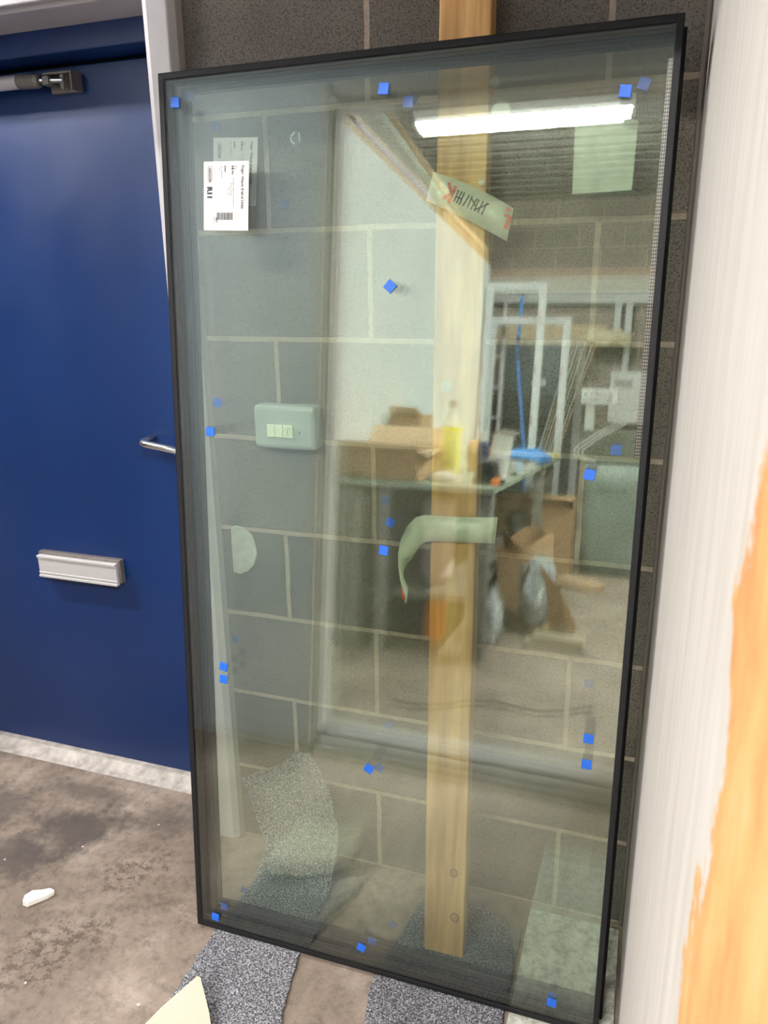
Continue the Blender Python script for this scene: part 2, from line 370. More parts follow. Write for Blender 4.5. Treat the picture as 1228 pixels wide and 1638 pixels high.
# partition with the opening the camera stands in
bm = new_bm(); box(bm, -1.5, -.53, -1.40, -1.28, 0, CEIL); box(bm, -.53, .612, -1.40, -1.28, 2.27, CEIL)
structure(obj('wall_front', bm, M['partition']), 'grey blue partition with a wide opening')
d2 = sempty('door_2', (0, -1.34, 0)); d2['label'] = 'white plastic outer frame lining the opening'
bm = new_bm(); box(bm, -.53, -.487, -1.41, -1.265, 0, 2.27); box(bm, -.487, -.465, -1.37, -1.295, 0, 2.2); obj('jamb', bm, M['upvc'], d2, bevel=.004)
bm = new_bm(); box(bm, -.465, .610, -1.41, -1.265, 2.225, 2.27); box(bm, -.465, .610, -1.37, -1.295, 2.2, 2.225); obj('head', bm, M['upvc'], d2, bevel=.004)
bm = new_bm(); box(bm, -.465, .610, -1.41, -1.262, .0, .035); box(bm, -.465, .610, -1.39, -1.28, .035, .06); box(bm, -.465, .610, -1.36, -1.30, .06, .08); obj('threshold', bm, M['upvc'], d2, bevel=.004)
# room behind the camera
bm = new_bm(); box(bm, -.98, -.90, -6.05, -1.42, 0, 2.56)
structure(obj('wall_left', bm, M['white_board']), 'white board partition beside the workbench')
bm = new_bm(); box(bm, -1.6, -1.5, -7.2, -1.28, 0, CEIL)
structure(obj('wall_side', bm, M['block_y']), 'grey block wall beyond the white board')
bm = new_bm(); box(bm, -1.5, 2.2, -7.35, -7.2, 0, CEIL)
structure(obj('wall_rear', bm, M['block']), 'grey block wall at the far end of the workshop')
bm = new_bm(); box(bm, 2.2, 2.35, -7.35, -1.4, 0, CEIL); structure(obj('wall_far_right', bm, M['block_y']), 'grey block wall on the far right')
bm = new_bm(); box(bm, .74, 2.4, -1.52, -1.40, 0, CEIL); structure(obj('wall_return', bm, M['white_board']), 'white board return wall beside the opening')
bm = new_bm(); box(bm, -5.3, -5.2, -4.1, .3, 0, CEIL); structure(obj('wall_far_left', bm, M['block_y']), 'grey block wall at the far left')
bm = new_bm(); box(bm, -5.2, -1.6, -4.1, -4.0, 0, CEIL); structure(obj('wall_near_left', bm, M['white_board']), 'pale board wall closing the left bay')
bm = new_bm(); box(bm, -1.45, 2.19, -7.2, -7.185, 2.64, 2.72); structure(obj('trim_2', bm, M['pinkband']), 'pinkish band across the far wall')
bm = new_bm(); box(bm, -1.45, 2.19, -7.2, -7.18, 2.46, 2.64); structure(obj('trim_3', bm, M['offwhite']), 'off white band across the far wall')
bm = new_bm(); box(bm, -1.1, .12, -7.2, -7.17, 1.96, 2.15); structure(obj('trim_4', bm, M['buff']), 'buff lintel over the dark door')
d3 = sempty('door_3', (-.52, -7.2, 0)); d3['label'] = 'dark blue grey door in the far wall'
bm = new_bm(); box(bm, -.90, -.15, -7.2, -7.16, 0, 1.94); obj('door_leaf', bm, M['dark_door'], d3, bevel=.003)
bm = new_bm(); box(bm, -.97, -.90, -7.2, -7.14, 0, 1.99); box(bm, -.15, -.07, -7.2, -7.14, 0, 1.99); box(bm, -.9, -.15, -7.2, -7.14, 1.94, 1.99); obj('door_frame', bm, plain('grey_door_lining', (.25,.25,.25), .5), d3, bevel=.003)
for k in (-.57, -.49):
    bm = new_bm(); tube(bm, [(k, -7.16, 1.545), (k, -7.13, 1.545)], [.045, .038], 20); obj('round_knob', bm, M['chrome'], d3, smooth=False)

# ------------------------------------------------------------ blue door, left
d1 = sempty('door_1', (-.95, .17, 0)); d1['label'] = 'blue painted steel door with letter plate and pull handle'
bm = new_bm(); box(bm, -1.47, -.545, .17, .215, .02, 1.975); obj('door_leaf', bm, M['door'], d1, bevel=.002)
bm = new_bm(); box(bm, -1.47, -.475, .10, .19, 1.985, 2.045); obj('transom', bm, M['door'], d1, bevel=.003)
bm = new_bm()
poly(bm, [(-.475, -.025, 0), (-.462, -.030, 0), (-.415, -.030, 0), (-.402, -.018, 0), (-.398, 0.0, 0), (-.398, .26, 0), (-.475, .26, 0)], (0, 0, 2.15))
box(bm, -1.6, -.4751, -.030, -.012, 2.045, 2.15); box(bm, -1.6, -.4751, -.012, .26, 2.036, 2.15)
box(bm, -1.55, -1.475, -.03, .26, 0, 2.036)
box(bm, -.548, -.4752, .165, .26, 0, 2.036)
obj('door_frame', bm, M['frame'], d1, bevel=.003)
bm = new_bm(); box(bm, -1.475, -.4755, .225, .24, 0, 2.035); obj('backing_panel', bm, M['black'], d1)
bm = new_bm(); poly(bm, [(-1.475, .225, 0), (-1.475, .225, .022), (-1.475, .15, .022), (-1.475, .118, .004), (-1.475, .10, 0)], (.9995, 0, 0)); obj('threshold', bm, M['threshold'], d1, bevel=.002)
# pull handle
bm = new_bm(); zz = 0
pts = [(-.690, .171, 1.071), (-.690, .130, 1.071), (-.686, .114, 1.070), (-.678, .104, 1.069), (-.664, .100, 1.068), (-.60, .100, 1.060), (-.565, .100, 1.055), (-.551, .104, 1.053), (-.543, .114, 1.052), (-.539, .130, 1.051), (-.539, .171, 1.051)]
tube(bm, pts, .0095, 16); obj('pull_handle', bm, M['chrome'], d1, smooth=True)
# letter plate
lp_x0, lp_x1, lp_z0, lp_z1 = -1.125, -.835, .632, .704
bm = new_bm(); box(bm, lp_x0, lp_x1, .150, .1705, lp_z0+.004, lp_z1+.004); lp = obj('letter_plate', bm, M['darkmetal'], d1, bevel=.003)
bm = new_bm(); box(bm, lp_x0+.006, lp_x1-.006, .139, .150, lp_z0, lp_z1-.004); box(bm, lp_x0+.006, lp_x1-.006, .1345, .139, lp_z0, lp_z0+.007); box(bm, lp_x0+.006, lp_x1-.006, .1345, .139, lp_z1-.012, lp_z1-.004); box(bm, lp_x0+.006, lp_x1-.006, .1365, .139, lp_z0+.012, lp_z0+.016)
obj('flap', bm, M['alu'], lp, bevel=.0015)
# closer
cz = 1.937
bm = new_bm(); tube(bm, [(-1.40, .125, cz+.006), (-.940, .125, cz+.004)], .0155, 20); dc = obj('door_closer', bm, M['alu'], d1, smooth=False)
bm = new_bm(); tube(bm, [(-.940, .125, cz+.004), (-.888, .125, cz+.002)], .0165, 20); tube(bm, [(-.888, .125, cz+.002), (-.879, .125, cz+.002)], [.0165, .013], 20); obj('closer_sleeve', bm, M['darkmetal'], dc)
bm = new_bm(); tube(bm, [(-.879, .125, cz+.002), (-.82, .135, cz)], .006, 12); obj('closer_rod', bm, M['chrome'], dc)
bm = new_bm(); box(bm, -.875, -.792, .155, .1705, cz-.022, cz+.020); box(bm, -.875, -.797, .13, .155, cz+.014, cz+.020); box(bm, -.797, -.792, .13, .155, cz-.022, cz+.020); box(bm, -.868, -.85, .118, .155, cz-.010, cz+.010); tube(bm, [(-.825, .14, cz-.018), (-.825, .14, cz+.014)], .006, 10)
obj('closer_bracket', bm, M['darkmetal'], dc, bevel=.002)

# ------------------------------------------------------------ fluorescent battens
def batten(loc, L, s, label, along='X', tubes=2):
    t = thing('fluorescent_batten', label, 'ceiling light', loc, 'fluorescent battens')
    x, y, z = loc; E = emit('tube_glow', s)
    bm = new_bm()
    if along == 'X': box(bm, x-L/2-.02, x+L/2+.02, y-.06, y+.06, z+.03, z+.08)
    else: box(bm, x-.06, x+.06, y-L/2-.02, y+L/2+.02, z+.03, z+.08)
    for e in (-1, 1):
        if along == 'X': box(bm, x+e*(L/2+.01)-.012, x+e*(L/2+.01)+.012, y-.055, y+.055, z-.03, z+.03)
        else: box(bm, x-.055, x+.055, y+e*(L/2+.01)-.012, y+e*(L/2+.01)+.012, z-.03, z+.03)
    obj('housing', bm, M['white'], t, bevel=.004)
    for o_ in ((-.03, .03) if tubes == 2 else (0,)):
        bm = new_bm()
        if along == 'X': tube(bm, [(x-L/2, y+o_, z), (x+L/2, y+o_, z)], .013, 12)
        else: tube(bm, [(x+o_, y-L/2, z), (x+o_, y+L/2, z)], .013, 12)
        obj('lamp_tube', bm, E, t, smooth=True)
    for e in (-.4, .4):
        bm = new_bm()
        if along == 'X': tube(bm, [(x+e*L, y, z+.08), (x+e*L, y, CEIL)], .003, 6)
        else: tube(bm, [(x, y+e*L, z+.08), (x, y+e*L, CEIL)], .003, 6)
        obj('hanger', bm, M['alu'], t)
    return t
batten((-.44, -4.53, 3.28), 1.5, TUBE_A, 'long lit fluorescent light glowing at the top of the glass reflection')
batten((-2.2, -.66, 2.6), 1.5, TUBE_B, 'fluorescent light in the left bay that shines on the blue door')
batten((1.30, -2.7, 3.0), 1.5, FILL_C, 'unseen fluorescent fill light added behind and right of the photographer', 'Y')  # added fill lamp out of view, brightens the white board and the jamb

# ------------------------------------------------------------ the glass units
TH = math.radians(4.687)
UM = Matrix.Translation((.003, -.3225, .0085)) @ Matrix.Rotation(-TH, 4, 'X') @ Matrix.Rotation(-.0034, 4, 'Y')
X0, X1, H = -.3490, .5705, 1.8440
def unit(name, label, depth, dx, dz, jit):
    t = thing(name, label, 'glass unit', (0, 0, 0), 'sealed glass units')
    t.matrix_world = UM; ORG[t] = Vector((0, 0, 0))
    x0, x1, z0, z1 = X0+dx, X1+dx, .003, H+dz
    e = .0025
    for k, yy in enumerate((0, .018, .036)):
        bm = new_bm(); vs = box(bm, x0+e, x1-e, yy, yy+.004, z0+e, z1-e)
        c = Vector(((x0+x1)/2, yy+.002, (z0+z1)/2))
        a, b = jit[k]
        xform(bm, vs, Matrix.Translation(c+Vector((0, depth, 0))) @ Matrix.Rotation(math.radians(a), 4, 'X') @ Matrix.Rotation(math.radians(b), 4, 'Z') @ Matrix.Translation(-c))
        obj('glass_pane', bm, M['glass'] if depth == 0 else M['glass_rear'], t)
    for k, (ya, yb) in enumerate(((.0045, .0175), (.0225, .0355))):
        bm = new_bm(); s = .011
        ya += depth; yb += depth
        box(bm, x0+s-.006, x0+s, ya, yb, z0+s-.006, z1-s+.006); box(bm, x1-s, x1-s+.006, ya, yb, z0+s-.006, z1-s+.006)
        box(bm, x0+s, x1-s, ya, yb, z0+s-.006, z0+s); box(bm, x0+s, x1-s, ya, yb, z1-s, z1-s+.006)
        obj('spacer_bar', bm, M['spacer'], t)
    bm = new_bm(); y0, y1 = depth-.0015, depth+.0415
    def ring(ya, yb, s0, s1):
        box(bm, x0-s0, x0+s1, ya, yb, z0-s0, z1+s0); box(bm, x1-s1, x1+s0, ya, yb, z0-s0, z1+s0)
        box(bm, x0+s1, x1-s1, ya, yb, z0-s0, z0+s1); box(bm, x0+s1, x1-s1, ya, yb, z1-s1, z1+s0)
    ring(y0, y1, .001, .0012)            # tape around the rim
    ring(y0, y0+.0012, .001, .0105)      # folded on to the front face
    ring(y1-.0012, y1, .001, .0105)
    obj('edge_tape', bm, M['seal'], t, bevel=.0006, seg=1)
    if depth == 0:
        bm = new_bm(); box(bm, x1-.021, x1-.0112, .0046, .0056, 1.18, z1-.045); obj('perforated_strip', bm, M['perf'], t)
    bm = new_bm()
    ring(depth+.0045, depth+.0175, -.0015, .0048); ring(depth+.0225, depth+.0355, -.0015, .0048)
    obj('edge_sealant', bm, M['seal'], t)
    return t
front = unit('glazing_unit', 'front black-edged triple glazed unit leaning on the wall, white R11 label', 0.0, 0, 0, ((0, 0), (.05, -.02), (-.10, .02)))
rear = unit('glazing_unit', 'second black-edged triple glazed unit sandwiched behind the front one', .0445, .0055, -.004, ((.04, .02), (.16, -.04), (-.10, .03)))

def pad(t, u, v, d, ang, mat, s=.0185, th=.003):
    bm = new_bm(); rbox(bm, (u, d, v), (s, th, s), ry=ang); return obj('foam_pad', bm, mat, t, bevel=.0006, seg=1)
rnd = random.Random(11)
for u, v, a in [(-.3221,1.8016,.08), (.0913,1.7915,.1), (.49,1.7555,.12), (.1082,1.4658,.72), (-.2708,1.1857,.05), (.104,.9741,.12), (-.258,.6762,.2), (-.259,.6469,.05), (.0784,.5014,.5), (-.3017,.0353,.1), (.0657,.0621,.35), (.4798,.0564,.1), (.4786,1.1483,.15), (.5115,.6,.0), (.5112,.6527,.05)]:
    pad(front, u, v, -.0017-.0015, a, M['blue_pad'])
for u, v, a in [(-.3201,1.8263,.15), (.1209,1.7813,.15), (.5156,1.7774,.4), (-.2799,1.2405,.15), (.1004,1.0192,.4), (.0865,.4785,.6), (-.3053,.0263,.1), (.074,.0414,.2), (.4778,.0277,.15), (.5177,1.1878,.05)]:
    pad(rear, u, v, .0430, a, M['blue_pad'], th=.0016)
for u, v, a in [(-.2894,1.7814,.2), (.117,1.8003,.6), (-.1432,1.6293,.1), (.0752,1.0534,.3), (-.281,.7015,.3), (.0902,.5562,.6), (-.2752,.0463,.3), (.1091,.0586,.6), (.5002,.7215,.05)]:
    pad(rear, u, v, .0875, a, M['blue_pad_dull'], .0175, .002)
def disc(u, v, r, name='clear_pad', mat=None):
    bm = new_bm(); tube(bm, [(u, .0862, v), (u, .0885, v)], [r, r*.9], 24); return obj(name, bm, mat or M['bubble'], rear)
disc(.2775, 1.7647, .017); disc(.3404, 1.7462, .017); disc(.1943, 1.2867, .011); disc(.2643, 1.8136, .009); disc(.2485, 1.652, .006)

# paper labels: local axes  a = reading direction (down), b = across (to the right)
def label(t, u0, v0, d, tilt, full=True):
    W, L = .0955, .1225
    base = Matrix.Translation((u0, d, v0)) @ Matrix.Rotation(tilt, 4, 'Y')
    bm = new_bm(); vs = box(bm, 0, W, -.0002, 0, -L, 0); xform(bm, vs, base); lb = obj('paper_label', bm, M['paper'], t)
    # text matrix: x->-z (down), y->+x(right)
    TM = Matrix(((0, 1, 0, 0), (0, 0, -1, -.0004), (-1, 0, 0, 0), (0, 0, 0, 1)))
    ink = new_bm(); ink2 = new_bm(); GREY = 1; lines = []
    def T(s, a, b, size, bold=0, tgt=None):
        obj('printed_line', text_bm(s, size*1.36, base @ TM @ Matrix.Translation((a, b, 0)), .00005, bold), M['grey_ink'] if tgt else M['ink'], lb)
    T('Triple Warm Sealed Units', .007, .0805, .0053, .00028); T('Thu', .007, .0675, .0034); T('14', .007, .0598, .0056, .0005); T('May', .0165, .0605, .0034, .00015)
    T('4/20/4', .007, .0445, .0034, .0002); T('SW. WINDOWS', .008, .0375, .0022); T('1 . 38', .008, .0335, .0020); T('of 1', .009, .0265, .0018, tgt=GREY); T('Clear safety', .010, .0235, .0018, tgt=GREY)
    T('ARGON', .0112, .0112, .0052, .0002)
    T('Delivery  1', .024, .0665, .0016, tgt=GREY); T('GLAZED WINDOW SYSTEMS LTD', .029, .0625, .0026); T('BLACK SPACER', .038, .0575, .0024); T('926 x 1856', .046, .0525, .0024)
    for i, (a, b, n_) in enumerate(((.037, .0445, 12), (.037, .0425, 22), (.037, .0405, 26), (.037, .0345, 14))):
        T('-'*n_, a, b, .0016, tgt=GREY)
    T('P 4420893', .094, .0885, .0016, tgt=GREY)
    if full:
        T('R11', .0445, .0085, .0100, .0010); T('#07', .0995, .0260, .0042, .0002); T('ONE OF', .0970, .0205, .0026); T('UNITS', .1010, .0175, .0018, tgt=GREY)
        x = .0285; rr = random.Random(5)
        while x < .062:
            wd = rr.choice((.0004, .0007, .0011)); vs = box(ink, x, x+wd, -.0005, -.0003, -.1035, -.0905); xform(ink, vs, base); x += wd+rr.choice((.0004, .0006, .0008))
        T('0442089307', .1085-.0035, .040, .0014, tgt=GREY)
    def fr(x0, x1, z0, z1, w_=.0004):
        for q in ((x0, x1, z0, z0+w_), (x0, x1, z1-w_, z1), (x0, x0+w_, z0, z1), (x1-w_, x1, z0, z1)):
            vs = box(ink2, q[0], q[1], -.0005, -.0003, q[2], q[3]); xform(ink2, vs, base)
    fr(.0095, .0180, -.0345, -.0085)
    if full: obj('barcode', ink, M['ink'], lb)
    else: ink.free()
    obj('print_frame', ink2, M['ink'], lb)
    return lb
label(front, -.2672, 1.6955, -.0017+.0015, math.radians(2.2))
label(rear, -.2710, 1.7480, .0443, math.radians(3.0), False)
# round stamp ring printed on the back pane
bm = new_bm(); cu_, cv_ = -.1177, 1.7476
for k in range(13):
    a = math.radians(105+k*12.5); r = .0098
    rbox(bm, (cu_+r*math.cos(a), .0863, cv_+r*math.sin(a)), (.0028, .0004, .0013 if k % 3 else .0019), ry=-a)
for k in range(6): rbox(bm, (cu_+.0078, .0863, cv_+.008-k*.0028), (.0026 if k % 2 else .002, .0004, .0016))
obj('stamp_lettering', bm, plain('white_stamp_ink', (.75,.78,.8), .6), rear)
bm = new_bm(); tube(bm, [(cu_, .0864, cv_), (cu_, .0868, cv_)], .0135, 28); obj('stamp_disc', bm, film('grey_stamp_film', (.16,.2,.23), .35), rear)
# translucent film sheet
bm = new_bm(); poly(bm, [(.4062, .0875, 1.7535), (.5093, .0875, 1.7316+.004), (.5078, .0875, 1.6264), (.4089, .0875, 1.6239)], (0, .0008, 0)); fs = obj('film_sheet', bm, M['film_paper'], rear)
bm = new_bm()
for z in (1.705, 1.695, 1.685, 1.672, 1.661): box(bm, .462, .496, .0883, .0886, z, z+.003)
for z in (1.715, 1.65): box(bm, .456, .460, .0883, .0886, 1.655, 1.712); box(bm, .496, .500, .0883, .0886, 1.655, 1.712)
obj('faint_print', bm, film('pale_print', (.85,.85,.75), .5), fs)
# printed tape strips
def seg_tape(name, rows, mat): bm = new_bm(); grid(bm, rows, .0006, (0, 1, 0)); return obj(name, bm, mat, rear, smooth=True)
A0, B0 = Vector((.1579, .0872, 1.6735)), Vector((.3085, .0872, 1.6045)); A1, B1 = Vector((.145, .0872, 1.6244)), Vector((.2985, .0872, 1.5490))
rows = []
for i in range(9):
    t_ = i/8; s_ = math.sin(t_*PI)*.006
    rows.append([tuple(A0.lerp(B0, t_)+Vector((0, 0, s_))), tuple(A1.lerp(B1, t_)+Vector((0, 0, s_*.4)))])
tp = seg_tape('tape_strip', rows, M['tape'])
ax = (B0-A0).normalized(); ay = Vector((ax.z*-1, 0, ax.x)); 
def stroke(bm, p, q, w_):                           # p,q in tape coordinates (mm along, mm up from the lower edge)
    P_ = A1+ax*p[0]*.001+ay*p[1]*.001; Q_ = A1+ax*q[0]*.001+ay*q[1]*.001; d = (Q_-P_).normalized(); s_ = Vector((-d.z, 0, d.x))*w_*.0005
    off = Vector((0, -.0006, 0)); poly(bm, [P_+s_+off, Q_+s_+off, Q_-s_+off, P_-s_+off], (0, -.0003, 0))
bm = new_bm(); stroke(bm, (42, 12), (42, 44), 6); stroke(bm, (40, 28), (27, 44), 6); stroke(bm, (40, 30), (28, 13), 6); obj('red_lettering', bm, M['red'], tp); bm = new_bm()
stroke(bm, (158, 13), (158, 36), 7); stroke(bm, (158, 35), (147, 33), 4); stroke(bm, (146, 44), (152, 44), 7)
obj('red_lettering', bm, M['red'], tp)
bm = new_bm()
for x in (50, 56, 62, 69, 78, 85, 92, 100, 108):
    stroke(bm, (x, 18), (x+(3 if x % 2 else 0), 40), 2.4)
stroke(bm, (50, 28), (62, 28), 2.2); stroke(bm, (78, 36), (92, 26), 2.2); stroke(bm, (92, 20), (112, 40), 2.8)
obj('dark_lettering', bm, M['ink'], tp)
bm = new_bm()
for k in range(7): stroke(bm, (6+(k % 3)*7, 10+k*4.5), (11+(k % 3)*7, 10+k*4.5), 2)
obj('pink_lettering', bm, plain('pink_print', (.62,.35,.32), .6), tp)
# second tape with a curled torn end hanging
rows = []
path = [((.3065, .0872, 1.0382), (.3031, .0872, .9850)), ((.27, .0872, 1.0350), (.27, .0872, .9830)), ((.23, .0872, 1.0320), (.23, .0872, .9800)), ((.19, .0872, 1.0310), (.19, .0872, .9790)),
        ((.158, .0875, 1.0300), (.164, .0875, .9750)), ((.138, .094, 1.022), (.150, .096, .9660)), ((.118, .104, 1.000), (.136, .108, .945)), ((.102, .112, .968), (.124, .118, .925)),
        ((.095, .116, .935), (.112, .124, .912)), ((.097, .114, .905), (.106, .122, .898)), ((.104, .108, .880), (.109, .116, .885)), ((.113, .104, .850), (.122, .108, .866)), ((.118, .102, .832), (.121, .104, .838))]
for a, b in path: rows.append([a, tuple((Vector(a)+Vector(b))/2+Vector((0, -.001, 0))), b])
seg_tape('tape_strip', rows, M['tape_dirty'])
bm = new_bm(); poly(bm, [(.106, .1005, .872), (.117, .1005, .848), (.117, .1005, .835), (.110, .1005, .850)], (0, -.0004, 0)); obj('red_lettering', bm, M['red'], rear)

# everything stuck on the units sits a touch lower and wider
AD = Matrix(((.9937, 0, .0034, .0005), (0, 1, 0, 0), (-.0034, 0, .9937, .0006), (0, 0, 0, 1)))
for U in (front, rear):
    for o in list(U.children_recursive):
        if o.name.split('.')[0] not in ('glass_pane', 'spacer_bar', 'edge_tape', 'edge_sealant'): o.data.transform(AD)

# ------------------------------------------------------------ timber behind the glass
bm = new_bm()
n_ = 40
a_b = (.183, .2745); a_t = (.160, .2530)
vs = box(bm, 0, 1, 0, 1, 0, 1)
zt = 2.10
def stud_pt(x, y, z):
    f = z/1.93
    xl = a_b[0]+(a_t[0]-a_b[0])*f; xr = a_b[1]+(a_t[1]-a_b[1])*f
    return Vector((xl+(xr-xl)*x, -.222+z*math.tan(TH)*.985+y*.045, z))
for v in vs: v.co = stud_pt(v.co.x, v.co.y, v.co.z*zt)
tag(obj('timber_stud', bm, M['stud'], loc=(.23, -.2, 0), bevel=.003), 'tall sawn pine board standing upright behind the glass', 'timber')

# spur box on the blockwork
t = thing('switch_box', 'grey metal switch box with cream modules on the block wall', 'switch', (-.195, 0, 1.162))
bm = new_bm(); box(bm, -.268, -.118, -.045, 0, 1.112, 1.210); obj('enclosure', bm, M['greybox'], t, bevel=.010, seg=3)
for i, (xa, xb) in enumerate(((-.233, -.2145), (-.2135, -.195), (-.194, -.170))):
    bm = new_bm(); box(bm, xa, xb, -.0495, -.0452, 1.140, 1.168)
    m_ = obj('switch_module', bm, M['cream'], t, bevel=.001)
    if i == 2:
        bm = new_bm()
        for a in range(14):
            an = a/14*2*PI
            if a % 4: rbox(bm, (-.182+.0075*math.cos(an), -.0498, 1.154+.0085*math.sin(an)), (.0022, .0006, .001), ry=-an+PI/2)
        box(bm, -.1830, -.1815, -.0502, -.0496, 1.149, 1.159); obj('dial_markings', bm, M['ink'], m_)
bm = new_bm(); tube(bm, [(-.155, -.0452, 1.152), (-.155, -.0465, 1.152)], .0022, 12); obj('screw', bm, M['ink'], t)
bm = new_bm(); poly(bm, [(-.371, -.004, .90), (-.352, -.004, .907), (-.33, -.004, .900), (-.312, -.004, .885), (-.305, -.004, .86), (-.303, -.004, .835), (-.312, -.004, .81), (-.33, -.004, .79), (-.352, -.004, .780), (-.372, -.004, .785)], (0, .004, 0))
tag(obj('plaster_patch', bm, M['plaster'], loc=(-.34, 0, .84), bevel=.002), 'pale rounded plaster smear on the blocks beside the door frame', 'plaster patch')

# ------------------------------------------------------------ carpets
def fray(name, rows, mat, th, label_, loc, jit=.0015, cols=6, sub=3):
    # refine rows by interpolation with a frayed outline
    def cr(p0, p1, p2, p3, t):
        return .5*((2*p1)+(-p0+p2)*t+(2*p0-5*p1+4*p2-p3)*t*t+(-p0+3*p1-3*p2+p3)*t**3)
    R0 = [[Vector(p) for p in r] for r in rows]; out = []; n = len(R0); k = 8
    for i in range(n-1):
        for s in range(k):
            t_ = s/k
            out.append([cr(R0[max(i-1, 0)][j], R0[i][j], R0[i+1][j], R0[min(i+2, n-1)][j], t_) for j in range(len(R0[0]))])
    out.append(R0[-1])
    fin = []
    rr = random.Random(len(rows)*7+3)
    for r in out:
        row_ = []; m = len(r)
        for j in range(m-1):
            for s in range(cols): row_.append(r[j].lerp(r[j+1], s/cols))
        row_.append(r[-1].copy())
        for e in (0, -1): row_[e] += Vector((rr.uniform(-jit, jit)*1.6, rr.uniform(-jit, jit), 0))
        fin.append(row_)
    for e in (0, -1):
        for p in fin[e]: p += Vector((0, rr.uniform(-jit, jit)*1.5, 0))
    bm = new_bm(); grid(bm, fin, th, (0, .25, -1)); 
    o = obj(name, bm, mat, loc=loc); 
    tag(o, label_, 'carpet'); return o
CT = .0085
rowsA = [[(-.376,-.028,.205), (-.293,-.028,.250), (-.256,-.028,.272), (-.205,-.028,.322), (-.174,-.028,.318)],
         [(-.348,-.040,.137), (-.272,-.040,.176), (-.198,-.040,.216), (-.153,-.040,.250), (-.126,-.040,.249)],
         [(-.319,-.052,.081), (-.253,-.052,.104), (-.198,-.052,.126), (-.144,-.050,.145), (-.099,-.048,.150)],
         [(-.297,-.072,.033), (-.240,-.070,.046), (-.185,-.068,.060), (-.132,-.066,.074), (-.091,-.062,.086)],
         [(-.291,-.142,.011), (-.240,-.128,.012), (-.190,-.112,.013), (-.145,-.100,.016), (-.098,-.088,.022)],
         [(-.291,-.215,CT), (-.240,-.20,CT), (-.190,-.18,CT), (-.14,-.16,CT), (-.088,-.140,CT)],
         [(-.298,-.326,CT), (-.245,-.32,CT), (-.190,-.313,CT), (-.14,-.305,CT), (-.084,-.298,CT)],
         [(-.297,-.447,CT), (-.24,-.442,CT), (-.18,-.436,CT), (-.12,-.43,CT), (-.063,-.424,CT)],
         [(-.296,-.566,CT), (-.235,-.548,CT), (-.17,-.53,CT), (-.11,-.51,CT), (-.047,-.492,CT)],
         [(-.300,-.66,CT), (-.235,-.64,CT), (-.17,-.62,CT), (-.10,-.60,CT), (-.03,-.58,CT)]]
for r in rowsA[:4]:
    for i, p in enumerate(r): r[i] = (p[0], p[1], p[2]+.003)
ca = fray('carpet_offcut', rowsA, M['carpet'], CT-.0004, 'left grey fleck carpet strip running under the glass and up the wall', (-.19, -.3, 0))
FR = [[(-.240,-.488,.062), (-.236,-.489,.062), (-.232,-.490,.062)], [(-.283,-.555,.038), (-.235,-.55,.042), (-.182,-.54,.038)], [(-.312,-.62,.020), (-.23,-.62,.022), (-.135,-.60,.020)],
      [(-.318,-.69,.0155), (-.22,-.69,.0155), (-.088,-.66,.0155)], [(-.30,-.73,.0155), (-.2,-.77,.0155), (-.13,-.80,.0155)]]
bm = new_bm(); grid(bm, FR, .0018)
cf = tag(obj('carpet_offcut', bm, M['backing'], loc=(-.2, -.62, CT)), 'cream woven backing of an upturned carpet scrap at the bottom edge', 'carpet')
bm = new_bm(); grid(bm, [[(x, y, z-.0022) for x, y, z in r] for r in FR], .0045); obj('pile', bm, M['carpet'], cf)
rowsB = [[(.135,-.090,CT), (.175,-.062,CT), (.235,-.047,CT), (.300,-.062,CT), (.352,-.092,CT)],
         [(.124,-.195,CT), (.19,-.19,CT), (.255,-.185,CT), (.32,-.19,CT), (.383,-.20,CT)],
         [(.099,-.317,CT), (.17,-.316,CT), (.24,-.316,CT), (.31,-.316,CT), (.386,-.316,CT)],
         [(.117,-.433,CT), (.18,-.436,CT), (.25,-.438,CT), (.32,-.44,CT), (.385,-.44,CT)],
         [(.125,-.52,CT), (.19,-.53,CT), (.25,-.52,CT), (.32,-.53,CT), (.384,-.52,CT)]]
fray('carpet_offcut', rowsB, M['carpet'], CT-.0004, 'grey fleck carpet piece under the middle of the glass unit', (.24, -.3, 0))
rowsC = [[(.398,-.03,CT), (.46,-.03,CT), (.53,-.03,CT), (.603,-.03,CT)], [(.397,-.2,CT), (.46,-.2,CT), (.53,-.2,CT), (.603,-.2,CT)],
         [(.394,-.45,CT), (.46,-.45,CT), (.53,-.45,CT), (.603,-.45,CT)], [(.392,-.7,CT), (.46,-.7,CT), (.53,-.7,CT), (.603,-.7,CT)], [(.394,-.92,CT), (.46,-.925,CT), (.53,-.92,CT), (.603,-.925,CT)]]
fray('underlay_strip', rowsC, M['underlay'], CT-.0004, 'pale mottled underlay strip along the foot of the white wall', (.5, -.45, 0), jit=.0006)
# polystyrene crumb
bm = new_bm()
poly(bm, [(-.806, -.386, .0), (-.797, -.402, .0), (-.781, -.404, .0), (-.772, -.392, .0), (-.752, -.366, .0), (-.745, -.349, .0), (-.762, -.346, .0), (-.779, -.358, .0), (-.799, -.366, .0)], (.003, 0, .016))
tag(obj('polystyrene_chip', bm, M['foam'], loc=(-.78, -.375, 0), bevel=.002, seg=2), 'white polystyrene chip lying on the stained concrete', 'rubbish')

